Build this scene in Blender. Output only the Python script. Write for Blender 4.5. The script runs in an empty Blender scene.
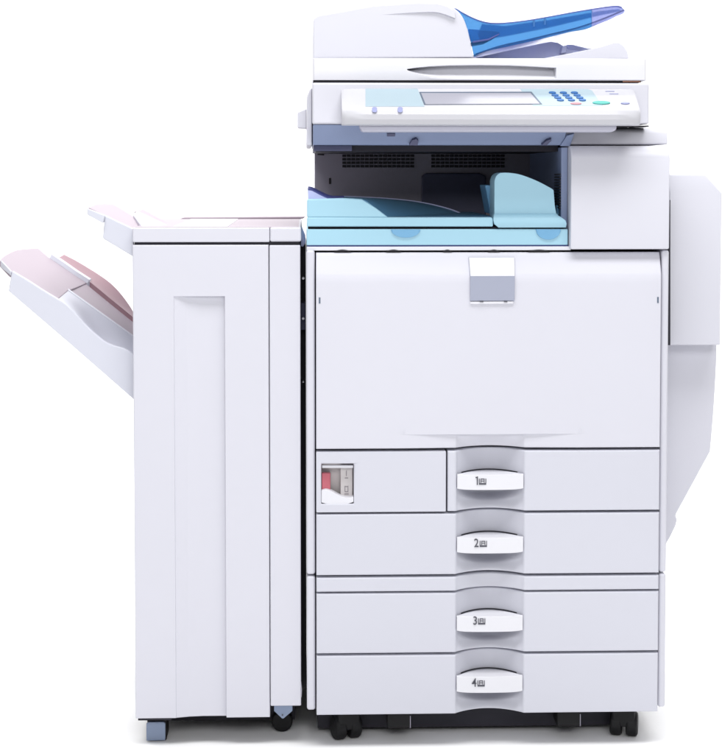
import bpy, bmesh, math
from mathutils import Vector, Euler
C = bpy.context
scene = C.scene
col = scene.collection

# ------------------------------------------------------------------ camera
W, H = 722.0, 754.0
F = 1695.0                      # focal length in photo pixels
PPX, PPY = 361.0, 256.0         # principal point (the photo is a shifted / cropped view)
PITCH = math.radians(2.85)
YAW = math.radians(1.9)
D = 3.0
CAM_Z = 1.008
CAM_X = -0.099
cam_loc = Vector((CAM_X, -D, CAM_Z))
cam_rot = Euler((math.pi/2 - PITCH, 0, -YAW), 'XYZ')
R = cam_rot.to_matrix()

cd = bpy.data.cameras.new('camera')
cam = bpy.data.objects.new('camera', cd)
col.objects.link(cam)
cam.location = cam_loc
cam.rotation_euler = cam_rot
cd.sensor_fit = 'VERTICAL'
cd.sensor_height = 24.0
cd.lens = F / H * 24.0
cd.shift_x = -(PPX - W/2) / H
cd.shift_y = -(H/2 - PPY) / H
cd.clip_end = 500
scene.camera = cam

def ray(px, py):
    return R @ Vector(((px-PPX)/F, -(py-PPY)/F, -1.0))
def V(px, py, Y=0.0):
    """measured photo position -> point on the vertical plane at depth Y"""
    d = ray(px, py)
    return cam_loc + d * ((Y - cam_loc.y) / d.y)
def X(px, py, Y=0.0): return V(px, py, Y).x
def Z(px, py, Y=0.0): return V(px, py, Y).z

# ------------------------------------------------------------------ materials
def plastic(name, c, rough=0.42, bump=0.0, scale=900, spec=0.4, vary=0.02, **kw):
    m = bpy.data.materials.new(name); m.use_nodes = True
    nt = m.node_tree; b = nt.nodes['Principled BSDF']
    tc = nt.nodes.new('ShaderNodeTexCoord')
    n1 = nt.nodes.new('ShaderNodeTexNoise'); n1.inputs['Scale'].default_value = 3.0
    n1.inputs['Detail'].default_value = 3
    nt.links.new(tc.outputs['Object'], n1.inputs['Vector'])
    mix = nt.nodes.new('ShaderNodeMix'); mix.data_type = 'RGBA'
    mix.inputs[6].default_value = (*[x*(1-vary) for x in c], 1)
    mix.inputs[7].default_value = (*[min(1, x*(1+vary)) for x in c], 1)
    nt.links.new(n1.outputs['Fac'], mix.inputs[0])
    nt.links.new(mix.outputs[2], b.inputs['Base Color'])
    b.inputs['Roughness'].default_value = rough
    b.inputs['Specular IOR Level'].default_value = spec
    if bump:
        n2 = nt.nodes.new('ShaderNodeTexNoise'); n2.inputs['Scale'].default_value = scale
        n2.inputs['Detail'].default_value = 2
        nt.links.new(tc.outputs['Object'], n2.inputs['Vector'])
        bp = nt.nodes.new('ShaderNodeBump'); bp.inputs['Strength'].default_value = bump
        bp.inputs['Distance'].default_value = 0.0006
        nt.links.new(n2.outputs['Fac'], bp.inputs['Height'])
        nt.links.new(bp.outputs['Normal'], b.inputs['Normal'])
    for k, v in kw.items():
        b.inputs[k].default_value = v
    return m

M = {}
M['case']   = plastic('white_casing_plastic', (0.565, 0.565, 0.625), 0.45, 0.05)
M['white']  = plastic('bright_white_plastic', (0.645, 0.645, 0.69), 0.4)
M['handle'] = plastic('handle_white_plastic', (0.66, 0.66, 0.70), 0.4)
M['drawer'] = plastic('drawer_plastic', (0.535, 0.54, 0.602), 0.45, 0.05)
M['pale']   = plastic('pale_blue_panel', (0.33, 0.42, 0.475), 0.5)
M['panel']  = plastic('panel_white_plastic', (0.49, 0.49, 0.525), 0.45)
M['cyan']   = plastic('cyan_tray_plastic', (0.325, 0.545, 0.66), 0.45, 0.05)
M['cyan_dark'] = plastic('dark_cyan_plastic', (0.14, 0.34, 0.54), 0.45)  # darker cyan; on the paper bed it stands for shade
M['navy']   = plastic('navy_flap_plastic', (0.05, 0.06, 0.22), 0.4)
M['lilac']  = plastic('lilac_flap_plastic', (0.50, 0.52, 0.78), 0.45)
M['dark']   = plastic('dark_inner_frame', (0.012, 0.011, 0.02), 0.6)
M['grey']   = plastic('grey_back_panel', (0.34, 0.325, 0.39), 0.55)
M['slot']   = plastic('vent_slot_black', (0.015, 0.014, 0.02), 0.6)
M['navyp']  = plastic('dark_blue_cover', (0.07, 0.075, 0.14), 0.5)
M['under']  = plastic('blue_shade_plastic', (0.19, 0.235, 0.37), 0.5)  # grey plastic with its bluish shade put into the colour
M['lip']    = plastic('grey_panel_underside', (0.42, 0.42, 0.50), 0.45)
M['silver'] = plastic('satin_silver_badge', (0.33, 0.35, 0.44), 0.32, Metallic=0.1)
M['keyblue']= plastic('blue_rubber_key', (0.025, 0.12, 0.34), 0.5)
M['keygrey']= plastic('grey_rubber_key', (0.24, 0.26, 0.44), 0.5)
M['keyred'] = plastic('red_rubber_key', (0.52, 0.22, 0.25), 0.5)
M['keygreen']=plastic('green_rubber_key', (0.05, 0.33, 0.29), 0.5)
M['ink']    = plastic('grey_ink', (0.08, 0.08, 0.10), 0.6)
M['inkpale']= plastic('pale_ink', (0.24, 0.22, 0.24), 0.6)
M['screen'] = plastic('lcd_screen', (0.30, 0.30, 0.35), 0.3)
M['bezel']  = plastic('screen_bezel', (0.10, 0.13, 0.18), 0.45)
M['pink']   = plastic('pink_tint_plastic', (0.35, 0.295, 0.34), 0.5, 0.05)  # pink tint of a reflection, put into the base colour
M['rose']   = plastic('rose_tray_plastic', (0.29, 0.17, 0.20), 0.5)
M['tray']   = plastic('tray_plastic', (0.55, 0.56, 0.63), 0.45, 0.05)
M['red']    = plastic('red_rocker_plastic', (0.56, 0.15, 0.19), 0.35)
M['beige']  = plastic('beige_switch_plate', (0.55, 0.52, 0.52), 0.5)
M['rubber'] = plastic('black_rubber', (0.005, 0.005, 0.006), 0.55, spec=0.25)
M['foot']   = plastic('slate_foot_plastic', (0.20, 0.25, 0.36), 0.45)
M['steel']  = plastic('steel_screw', (0.6, 0.6, 0.65), 0.3, Metallic=0.9)
M['brown']  = plastic('brown_hinge', (0.30, 0.14, 0.09), 0.5)
M['blue']   = plastic('translucent_blue_plastic', (0.085, 0.26, 0.54), 0.12, vary=0.08,
                      **{'Transmission Weight': 0.8, 'IOR': 1.12})
M['blueviolet'] = plastic('translucent_violet_plastic', (0.30, 0.33, 0.60), 0.12, vary=0.08,
                      **{'Transmission Weight': 0.75, 'IOR': 1.12})
M['floor']  = plastic('white_seamless_floor', (0.93, 0.93, 0.935), 0.7, spec=0.1, vary=0.004)

# ------------------------------------------------------------------ mesh helpers
class MB:
    def __init__(s): s.v = []; s.f = []
    def solid(s, pts, vec, smooth=False):
        """closed solid: polygon pts (seen from outside) pushed along vec (a vector, or one per point)"""
        n = len(pts); b = len(s.v)
        vec = vec if isinstance(vec, list) else [vec]*n
        s.v += [Vector(p) for p in pts] + [Vector(p)+Vector(q) for p, q in zip(pts, vec)]
        s.f.append(list(range(b, b+n))); s.f.append(list(range(b+2*n-1, b+n-1, -1)))
        for i in range(n):
            j = (i+1) % n
            s.f.append([b+j, b+i, b+n+i, b+n+j])
        return s
    def box(s, x0, x1, y0, y1, z0, z1):
        return s.solid([(x0,y0,z0),(x1,y0,z0),(x1,y0,z1),(x0,y0,z1)], Vector((0,y1-y0,0)))
    def prism(s, px, Y0, Y1):
        """photo-measured front outline at depth Y0, pushed straight back to Y1"""
        return s.solid([V(x, y, Y0) for x, y in px], Vector((0, Y1-Y0, 0)))
    def grid(s, rows, Yb=None, off=None):
        """surface of rows of points, closed by a back (depth Yb) or thickened by the vector off"""
        nr, nc = len(rows), len(rows[0]); b = len(s.v)
        for r in rows: s.v += [Vector(p) for p in r]
        k = len(s.v)
        if off is not None:
            for r in rows: s.v += [Vector(p)+Vector(off) for p in r]
        else:
            for r in rows: s.v += [Vector((p[0], Yb, p[2])) for p in r]
        I = lambda i, j, o=b: o + i*nc + j
        for i in range(nr-1):
            for j in range(nc-1):
                s.f.append([I(i,j), I(i,j+1), I(i+1,j+1), I(i+1,j)])
                if off is not None:
                    s.f.append([I(i,j,k), I(i+1,j,k), I(i+1,j+1,k), I(i,j+1,k)])
        rim = [(0,j) for j in range(nc)] + [(i,nc-1) for i in range(1,nr)] + \
              [(nr-1,j) for j in range(nc-2,-1,-1)] + [(i,0) for i in range(nr-2,0,-1)]
        for a, c in zip(rim, rim[1:]+rim[:1]):
            s.f.append([I(*a), I(*a, k), I(*c, k), I(*c)])
        if off is None:
            s.f.append([I(i,j,k) for i,j in reversed(rim)])
        return s
    def cyl(s, c, axis, r, h, n=28):
        axis = Vector(axis).normalized()
        u = axis.orthogonal().normalized(); w = axis.cross(u)
        pts = [Vector(c) + (u*math.cos(t)+w*math.sin(t))*r for t in [2*math.pi*i/n for i in range(n)]]
        return s.solid(pts, axis*h)
    def build(s, name, mat, parent=None, bevel=0.0, seg=3, angle=35, label=None):
        me = bpy.data.meshes.new(name)
        base = parent.location if parent is not None and parent.parent is None and parent.type == 'EMPTY' else (ROOTLOC.get(parent.name) if parent is not None else Vector((0,0,0)))
        base = Vector(base)
        me.from_pydata([tuple(p-base) for p in s.v], [], s.f)
        bm = bmesh.new(); bm.from_mesh(me)
        bm.normal_update()
        bmesh.ops.recalc_face_normals(bm, faces=bm.faces)
        bm.to_mesh(me); bm.free()
        for p in me.polygons: p.use_smooth = True
        me.set_sharp_from_angle(angle=math.radians(angle))
        me.materials.append(M[mat] if isinstance(mat, str) else mat)
        o = bpy.data.objects.new(name, me); col.objects.link(o)
        if parent is not None: o.parent = parent
        ROOTLOC[o.name] = base
        if bevel:
            md = o.modifiers.new('bevel', 'BEVEL'); md.width = bevel; md.segments = seg
            md.limit_method = 'ANGLE'; md.angle_limit = math.radians(angle); md.harden_normals = True
        if label: o['label'] = label
        return o
ROOTLOC = {}

def thing(name, label, cat, loc):
    o = bpy.data.objects.new(name, None); col.objects.link(o)
    o.location = loc; o.empty_display_size = 0.1
    o['label'] = label; o['category'] = cat
    ROOTLOC[o.name] = Vector(loc)
    return o
def lerp(a, b, t): return a + (b-a)*t
def interp(pts, x):
    if x <= pts[0][0]: return pts[0][1]
    for (x0,y0),(x1,y1) in zip(pts, pts[1:]):
        if x <= x1: return lerp(y0, y1, (x-x0)/(x1-x0))
    return pts[-1][1]
def smooth(t):
    t = max(0.0, min(1.0, t)); return t*t*(3-2*t)
def spline(pts, n=8):
    """Catmull-Rom through measured points"""
    out = []
    P = [pts[0]] + list(pts) + [pts[-1]]
    for i in range(1, len(P)-2):
        p0, p1, p2, p3 = P[i-1:i+3]
        for k in range(n):
            t = k/n
            out.append(tuple(0.5*((2*b)+(-a+c)*t+(2*a-5*b+4*c-d)*t*t+(-a+3*b-3*c+d)*t**3)
                             for a, b, c, d in zip(p0, p1, p2, p3)))
    out.append(tuple(pts[-1]))
    return out
def resample(pts, n):
    L = [0]
    for a, b in zip(pts, pts[1:]): L.append(L[-1] + (Vector(b)-Vector(a)).length)
    out = []
    for i in range(n):
        s_ = L[-1]*i/(n-1); j = 0
        while j < len(L)-2 and L[j+1] < s_: j += 1
        t = (s_-L[j])/(L[j+1]-L[j]) if L[j+1] > L[j] else 0
        out.append(tuple(Vector(pts[j]).lerp(Vector(pts[j+1]), t)))
    return out

# ------------------------------------------------------------------ setting
GZ = Z(345, 738, 0.06)                      # floor under the front castors
WB = 2.6                                    # where the seamless sheet starts to curve up
fl = MB().solid([(-9,-7,GZ),(9,-7,GZ),(9,WB,GZ),(-9,WB,GZ)], Vector((0,0,-0.05))).build('floor', 'floor')
fl['kind'] = 'structure'; fl['label'] = 'seamless white studio floor under the copier'; fl['category'] = 'floor'
sweep = [(WB, GZ)] + [(WB + 0.9*math.sin(t), GZ + 0.9*(1-math.cos(t))) for t in [math.pi/2*i/16 for i in range(1,17)]] + [(WB+0.9, GZ+4.5)]
bd_ = MB().grid([[(x, y, z) for x in (-9, 9)] for y, z in sweep], off=(0, 0.05, -0.05)).build('backdrop', 'floor')
bd_['kind'] = 'structure'; bd_['label'] = 'white seamless backdrop curving up behind the copier'; bd_['category'] = 'backdrop'

# ================================================================== COPIER
x_mid = (X(307,480) + X(668,480)) / 2
cop = thing('photocopier', 'tall white office photocopier with four paper drawers and cyan output tray', 'photocopier',
            (x_mid, 0.33, GZ))
YB = 0.64
xl, xr = X(306.5, 480), X(668.3, 430)
xl_in, xr_in = X(315.0, 480), X(660.6, 480)
z_split = Z(312, 576)
z_bot = Z(312, 711)
z_top = Z(312, 250.5)
fx0, fx1 = X(316.2, 480), X(659.4, 480)      # fronts of door and drawers

# dark frame inside
MB().box(xl_in-0.004, xr_in+0.004, 0.076, YB-0.02, z_bot+0.004, Z(312,247)).build('inner_frame', 'dark', cop)
MB().box(xl+0.02, xr-0.045, 0.085, YB-0.02, Z(345,738,0.06)+0.011, z_bot+0.003).build('under_shade_block', 'dark', cop)  # added dark block that deepens the shadow below the copier
# side panels : upper machine and paper bank, each side
def side_panel(x0, x1, z0, z1):
    return MB().box(x0, x1, 0.004, YB, z0, z1).build('side_panel', 'case', cop, bevel=0.0045, seg=4)
side_panel(xl, xl_in, z_split+0.0015, z_top)
side_panel(xl, xl_in, z_bot, z_split-0.0015)
side_panel(xr_in, xr, Z(664,573.5)+0.0015, Z(664,250.3))
side_panel(xr_in, xr, Z(664,708), Z(664,573.5)-0.0015)
MB().box(xl+0.003, xr-0.003, YB-0.012, YB+0.006, z_bot+0.005, z_top).build('rear_panel', 'case', cop, bevel=0.003)

# ---- recess plan: concave bay in the middle of every drawer front
rx0, rx1 = X(455.0, 480), X(525.2, 480)
rxc, rxw = (rx0+rx1)/2, (rx1-rx0)/2
RD = 0.036
def bay(x):
    u = abs(x-rxc)/rxw
    if u >= 1: return 0.0
    return RD * (1-u*u) * smooth((1-u)/0.10 + 0.25)
YF = -0.004

def xcols(x0, x1):
    e = [0, 0.0006, 0.0018, 0.0035]
    xs = [x0+a for a in e] + [x1-a for a in e]
    xs += [lerp(x0, x1, i/24) for i in range(1, 24)]
    if x0 < rx0 < x1: xs += [lerp(rx0-0.004, rx1+0.004, i/70) for i in range(71)]
    return sorted(set(round(x, 6) for x in xs))
def edge_round(e, r=0.0025):
    return r - math.sqrt(max(0, r*r-(r-e)**2)) if e < r else 0.0

def front_solid(x0, x1, z0, z1, depth=lambda x, z: 0, bf=lambda z: 0.85, nz=40, back=0.075, zextra=()):
    xs = xcols(x0, x1)
    e = [0, 0.0006, 0.0018, 0.0035]
    zs = sorted(set([round(z0+a, 6) for a in e] + [round(z1-a, 6) for a in e] + list(zextra) +
                    [round(lerp(z0, z1, i/nz), 6) for i in range(1, nz)]))
    rows = []
    for z in zs:
        rows.append([(x, YF + bay(x)*bf(z) + depth(x, z) + edge_round(min(x-x0, x1-x, z-z0, z1-z)), z) for x in xs])
    return MB().grid(rows, Yb=back)

# ---- front door with sloping top band and a lip with a crescent pull
dz1, dz0 = Z(318, 253), Z(318, 448.8)
dzb = Z(318, 275.5)                    # below this the door is vertical
dzl = Z(490, 434.0)                    # lip under the overhang
tx0, tx1 = X(397, 480), X(585, 480)
xs = sorted(set(xcols(fx0, fx1) + [round(lerp(tx0, tx1, i/60), 6) for i in range(61)]))
def door_rows():
    rows = []
    e = [0, 0.0006, 0.0018, 0.0035]
    def lipd(x):
        u = abs(x-(tx0+tx1)/2)/((tx1-tx0)/2)
        return 0.0045*smooth((1-u)/0.8) if u < 1 else 0
    hzl = Z(490, 434)-Z(490, 444.5)
    zl = [dz0+a for a in e] + [lerp(dz0, dzl, 0.2+0.8*t/20) for t in range(0, 21)]
    for z in zl:
        rows.append([(x, YF + bay(x)*lerp(0.72, 0.33, smooth((z-dz0)/(dzl-dz0))) + lipd(x) + edge_round(min(x-fx0, fx1-x, z-dz0)), z) for x in xs])
    # overhang : same height, no depth
    rows.append([(x, YF + edge_round(min(x-fx0, fx1-x)), dzl+0.0002) for x in xs])
    for t in [i/20 for i in range(1, 20)]:
        z = lerp(dzl, dzb, t)
        rows.append([(x, YF + edge_round(min(x-fx0, fx1-x)), z) for x in xs])
    for t in [i/10 for i in range(0, 11)]:
        z = lerp(dzb, dz1-0.002, t)
        rows.append([(x, YF + 0.0165*t**1.1 + edge_round(min(x-fx0, fx1-x)), z) for x in xs])
    rows.append([(x, YF + 0.0190 + edge_round(min(x-fx0, fx1-x)), dz1) for x in xs])
    return rows
door = MB().grid(door_rows(), Yb=0.043).build('front_door', 'case', cop, angle=28)
# silver badge latch on the door
b = MB()
bx0, bx1 = X(469.8, 290), X(514.2, 290)
bzb, bzm, bzt = Z(490, 300.5), Z(490, 276), Z(490, 257.3)
b.solid([(bx0, YF-0.004, bzb), (bx0, YF-0.005, bzm), (bx0-0.0015, YF+0.009, bzt), (bx0-0.0015, YF+0.04, bzt), (bx0, YF+0.04, bzb)],
        [Vector((bx1-bx0,0,0)), Vector((bx1-bx0,0,0)), Vector((bx1-bx0+0.0025,0,0)), Vector((bx1-bx0+0.0025,0,0)), Vector((bx1-bx0,0,0))])
badge = b.build('door_latch', 'silver', door, bevel=0.0008, angle=15)
MB().solid([(bx0+0.0004, YF-0.0056, bzm+0.0006), (bx1-0.0004, YF-0.0056, bzm+0.0006), (bx1+0.0006, YF+0.0083, bzt-0.0004), (bx0-0.0011, YF+0.0083, bzt-0.0004)], Vector((0,0.002,-0.0004))).build('latch_highlight', 'white', door, bevel=0.0003)  # bright upper half of the silver latch, its highlight painted white
MB().prism([(470.4,304.2),(513.4,303.8),(513.6,301.2),(470.2,301.6)], YF-0.003, 0.02).build('latch_sill', 'white', door, bevel=0.0008)
for px in (480.0, 504.0):
    MB().prism([(px,302.2),(px+3.5,302.2),(px+3.5,300.9),(px,300.9)], YF-0.0048, 0.02).build('latch_hinge', 'ink', door, bevel=0.0004)
for px, py in ((319.6, 300.5), (659.0-0.9, 300)):
    MB().prism([(px-0.8,py+3),(px+0.8,py+3),(px+0.8,py-3),(px-0.8,py-3)], YF-0.0006, 0.01).build('door_peg_slot', 'bezel', door)

# ---- drawers
def tray_text(txt, px, py, hgt_px, yface, parent):
    cu = bpy.data.curves.new('tray_number', 'FONT'); cu.body = txt; cu.size = 0.0215; cu.offset = 0.0002; cu.extrude = 0.0003
    cu.resolution_u = 4
    to = bpy.data.objects.new('tmp_text', cu); col.objects.link(to)
    C.view_layer.update()
    me = bpy.data.meshes.new_from_object(to.evaluated_get(C.evaluated_depsgraph_get()))
    bpy.data.objects.remove(to)
    p = V(px, py, yface)
    base = ROOTLOC[parent.name]
    k = 0.82
    co = [Vector((v.co.x*k, -v.co.z, v.co.y)) for v in me.vertices]
    vs = [c + Vector((p.x, yface-0.0002, p.z)) - base for c in co]
    fs = [list(q.vertices) for q in me.polygons]
    # paper icon : small box with ruled lines
    mb = MB(); S = 0.00177
    ix = p.x + max(c.x for c in co) + 0.0018; iz = p.z
    def rect(x0, x1, z0, z1):
        mb.box(ix+x0*S, ix+x1*S, yface-0.0005, yface+0.001, iz+z0*S, iz+z1*S)
    rect(0,0.8,0,6.2); rect(6.6,7.4,0,6.2); rect(0.8,6.6,0,0.9); rect(1.7,2.4,2.0,6.2); rect(5.0,5.7,2.0,6.2)
    rect(2.4,5.0,5.4,6.2); rect(2.4,5.0,3.4,4.1); rect(0.8,6.6,0.9,1.7)
    mnx, mxz = p.x + min(c.x for c in co), iz + max(c.z for c in co)
    if txt == '1': mb.box(mnx-0.0022, mnx+0.0003, yface-0.0005, yface+0.001, mxz-0.0026, mxz-0.0011)
    n = len(vs)
    vs += [q-base for q in mb.v]; fs += [[i+n for i in f] for f in mb.f]
    m2 = bpy.data.meshes.new('tray_number'); m2.from_pydata([tuple(q) for q in vs], [], fs)
    m2.materials.append(M['ink'])
    o = bpy.data.objects.new('tray_number', m2); col.objects.link(o); o.parent = parent
    ROOTLOC[o.name] = base
    return o

def handle_mesh(zt, zb):
    hx0, hx1 = X(457.0, 480)+0.0, X(523.2, 480)
    hc, hw = (hx0+hx1)/2, (hx1-hx0)/2
    n = 40
    fr, bk = [], []
    for i in range(n+1):
        u = -1 + 2*i/n
        x = hc + hw*u
        fr.append((x, YF-0.0045 + 0.003*u*u, 0))
        bk.append((x, YF + max(0.0035, RD*1.10*(1-u*u)-0.0015), 0))
    m = MB()
    rows = []
    def row(src, z): return [(p[0], p[1], z) for p in src]
    zb2 = [zb + 0.0022*abs(-1+2*i/n)**6 for i in range(n+1)]
    pts_f_t, pts_f_b = row(fr, zt), [(p[0], p[1], z) for p, z in zip(fr, zb2)]
    pts_b_t = [(p[0], p[1], zt + 0.0008) for p in bk]
    pts_b_b = [(p[0], p[1]*0.6+(YF)*0.4, z) for p, z in zip(bk, zb2)]
    rows = [pts_f_b, pts_f_t, pts_b_t, pts_b_b, pts_f_b]
    b0 = len(m.v)
    for r in rows[:4]: m.v += [Vector(p) for p in r]
    nc = n+1
    for a in range(4):
        c = (a+1) % 4
        for j in range(n):
            m.f.append([b0+a*nc+j, b0+a*nc+j+1, b0+c*nc+j+1, b0+c*nc+j])
    m.f.append([b0+a*nc for a in range(4)]); m.f.append([b0+a*nc+n for a in (3,2,1,0)])
    return m

drawers = [  # name label, left x px, top py(left), bottom py(left), handle top/bottom at middle, number
    (447.5, 451.6, 511.8, 474.3, 489.6, '1', 474.9, 484.8),
    (316.2, 514.3, 575.0, 537.2, 553.0, '2', 474.0, 547.0),
    (316.2, 593.6, 653.2, 615.8, 631.4, '3', 472.8, 624.6),
    (316.2, 655.6, 714.6, 675.8, 692.2, '4', 471.8, 686.6)]
for x0p, tp, bp_, ht, hb, num, tx, ty in drawers:
    x0 = X(x0p, 480)
    z1, z0 = Z(318, tp), Z(318, bp_)
    zt, zb = Z(490, ht, YF), Z(490, hb, YF)
    ea, eb = rxw*0.97, Z(490, hb)-Z(490, hb+14.8)
    hzc = Z(490, 450)-Z(490, 463)
    def scoop(x, z, zb=zb, ea=ea, eb=eb, zt=zt, z1c=z1, hzc=hzc):
        u = (x-rxc)/ea
        if abs(u) >= 1: return 0
        if z <= zb:
            q = math.sqrt(u*u + ((z-zb)/eb)**2)
            return 0.024*smooth((1-q)/0.36)
        q = abs(u)
        return 0.024*smooth((1-q)/0.36)*smooth(1-(z-zb)/(zt-zb)/0.8)
    zsc = zb - eb
    bf = lambda z, z0=z0, zsc=zsc, zb=zb: lerp(0.80, 1.2, smooth((z-z0-0.002)/(lerp(zsc, zb, 0.35)-z0-0.002)))
    d = front_solid(x0, fx1, z0, z1, scoop, bf, nz=80).build('paper_drawer', 'drawer', cop, angle=40)
    hd = handle_mesh(zt, zb).build('handle', 'handle', d, bevel=0.0008, seg=2, angle=50,
                                   label='drawer pull marked %s with a paper icon' % num)
    sm_ = []
    for zz in (zt+0.0014, zt+0.0030):
        sm_.append([(rxc+rxw*u, YF + bay(rxc+rxw*u)*1.2 - 0.0022 - 0.0006*(1-abs(u)), zz - 0.0016*abs(u)**2) for u in [-0.80+1.6*i/30 for i in range(31)]])
    MB().grid(sm_, off=(0,0.004,0)).build('pull_seam', 'slot', d)
    tray_text(num, tx, ty, 8, YF-0.0046, d)
# blank strip above drawer 3
front_solid(fx0, fx1, Z(318,591.6), Z(318,577.6), nz=10).build('blank_strip', 'drawer', cop, angle=40)

# ---- power switch panel left of the first drawer, with a hole
px0, px1 = fx0, X(445.9, 480)
pz1, pz0 = Z(318, 451.6), Z(318, 512.2)
hx0, hx1 = X(321.2, 480), X(353.8, 480)
hz1, hz0 = Z(338, 463.3), Z(338, 503.5)
def rect_loop(x0, x1, z0, z1, y): return [(x0,y,z0),(x1,y,z0),(x1,y,z1),(x0,y,z1)]
def holed(x0, x1, z0, z1, a0, a1, c0, c1, yf, yb):
    m = MB()
    o_f, i_f = rect_loop(x0,x1,z0,z1,yf), rect_loop(a0,a1,c0,c1,yf)
    o_b, i_b = rect_loop(x0,x1,z0,z1,yb), rect_loop(a0,a1,c0,c1,yb)
    m.v = [Vector(p) for p in o_f+i_f+o_b+i_b]
    for i in range(4):
        j = (i+1) % 4
        m.f += [[i,j,4+j,4+i], [8+j,8+i,12+i,12+j], [j,i,8+i,8+j], [4+i,4+j,12+j,12+i]]
    return m
pw = holed(px0, px1, pz0, pz1, hx0, hx1, hz0, hz1, YF, 0.03).build('power_switch_panel', 'drawer', cop, bevel=0.0018, seg=3)
MB().box(hx0-0.004, hx1+0.004, 0.0302, 0.0315, hz0-0.004, hz1+0.004).build('switch_well', 'beige', pw)
# tilted plate with the on / off marks
YW = 0.026
MB().prism([(340.5,498),(352.6,498),(352.6,466.5),(340.5,466.5)], YW-0.012, 0.0300).build('mark_plate', 'beige', pw, bevel=0.001)
mk = MB()
def mpx(poly): mk.prism(poly, YW-0.0126, YW-0.011)
mpx([(346.0,476.0),(346.7,476.0),(346.7,470.5),(346.0,470.5)])
mpx([(344.8,478.4),(348.2,478.4),(348.2,477.7),(344.8,477.7)])
for a, b2 in (((344.6,492),(345.3,486)), ((347.6,492),(348.3,486))):
    mpx([(a[0],a[1]),(b2[0],a[1]),(b2[0],b2[1]),(a[0],b2[1])])
mpx([(345.3,487),(347.6,487),(347.6,486.3),(345.3,486.3)])
mpx([(345.3,492),(347.6,492),(347.6,491.3),(345.3,491.3)])
mpx([(344.4,494.4),(348.6,494.4),(348.6,493.6),(344.4,493.6)])
mk.build('power_mark', 'inkpale', pw)
MB().solid([V(321.8,490,0.006), V(330.5,490,0.012), V(330.5,473.0,0.016), V(321.8,473.0,0.010)], Vector((0,0.013,0))).build('rocker_switch', 'red', pw, bevel=0.0015)
MB().prism([(322,468),(353.2,468),(353.2,465.4),(322,465.4)], 0.0, 0.006).build('flap_bar', 'white', pw, bevel=0.001)
# white rounded finger bump at the foot of the window
bump = spline([(321.4,490.5),(326,489.6),(332,491.6),(338,495.0),(344,497.4),(349,497.8),(353.5,497.0)], 5)
MB().prism([(321.4,502.6),(330,504.9),(345,504.9),(353.6,502.0)] + bump[::-1], -0.0025, 0.020).build('finger_bump', 'white', pw, bevel=0.003, seg=3)

# ---- white rail between door and output tray
rail = MB().box(X(306.6,248,0.013), X(571,248,0.013), 0.013, 0.10, Z(440,250.4,0.013), Z(440,246.6,0.013)).build('front_rail', 'white', cop, bevel=0.001)
for a, b_ in ((334,351), (386,401), (443,452), (488,500), (528,550)):
    n = 10
    pts = [(lerp(a,b_,i/n), 251.4 - 1.8*math.sin(math.pi*i/n)) for i in range(n+1)]
    MB().prism(pts, 0.0124, 0.02).build('rail_slot', 'slot', rail)

# ---- right upper cover
rc = MB()
YR = -0.004
rcx0, rcx1 = X(570.6,200), X(669.4,200)
rz0, rz1, rzb = Z(620,249.2), Z(620,145.6), Z(620,157.5)
prof = [(YR, rz0), (YR, rzb), (YR+0.006, lerp(rzb,rz1,0.45)), (YR+0.013, lerp(rzb,rz1,0.8)), (YR+0.021, rz1), (0.60, rz1), (0.60, rz0)]
rc.solid([(rcx0, y, z) for y, z in prof], Vector((rcx1-rcx0,0,0)))
rcov = rc.build('right_cover', 'case', cop, bevel=0.003, seg=3, angle=40)
# inner wall of the bay with louvre slots
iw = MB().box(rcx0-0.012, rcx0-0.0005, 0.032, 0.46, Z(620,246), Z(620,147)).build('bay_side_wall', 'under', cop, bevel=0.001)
vs_ = MB()
for i in range(13):
    z = Z(566, 174.5 + i*2.75, 0.05)
    vs_.box(rcx0-0.0145, rcx0-0.0118, 0.034, 0.10, z-0.0011, z+0.0011)
vs_.build('side_louvre', 'slot', iw)
vs_ = MB()
for i in range(8):
    z = Z(566, 219 + i*3.2, 0.05)
    vs_.box(rcx0-0.0145, rcx0-0.0118, 0.034, 0.07, z-0.0016, z+0.0016)
vs_.build('lower_louvre', 'slot', iw)

# ---- neck above the right cover (beige shaded strip)
nk = MB()
nz0, nz1, nzm = Z(620,144.6,0.03), Z(620,127.6,0.05), Z(620,133.0,0.03)
nk.solid([(X(566,138), y, z) for y, z in [(0.028,nz0),(0.030,nzm),(0.036,lerp(nzm,nz1,0.6)),(0.052,nz1),(0.58,nz1),(0.58,nz0)]], Vector((X(667.8,138,0.03)-X(566,138),0,0)))
nk.build('scanner_neck', 'case', cop, bevel=0.003, seg=3, angle=40)

# ---- cavity : back wall, ceiling, floor
YC = 0.47
cav_z0, cav_z1 = Z(440,247), Z(440,146)
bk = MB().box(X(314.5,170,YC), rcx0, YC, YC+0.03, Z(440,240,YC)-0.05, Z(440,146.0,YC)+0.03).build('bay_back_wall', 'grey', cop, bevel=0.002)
def grille(xa, xb, ya, yb, nx, nz):
    g = MB()
    for i in range(nx):
        for j in range(nz):
            a, b_ = lerp(xa,xb,i/nx)+0.35, lerp(xa,xb,(i+1)/nx)-0.35
            c, d_ = lerp(ya,yb,j/nz)+0.5, lerp(ya,yb,(j+1)/nz)-0.5
            g.prism([(a,d_),(b_,d_),(b_,c),(a,c)], YC-0.0015, YC+0.001)
    return g.build('vent_grille', 'slot', bk)
grille(342, 414.5, 154, 168, 16, 4)
grille(431, 505, 154, 168, 16, 4)
MB().prism([(422,232),(486,232),(486,176),(480,173),(426,173),(422,176)], YC-0.012, YC).build('rear_cover_plate', 'navyp', bk, bevel=0.003)
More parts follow.
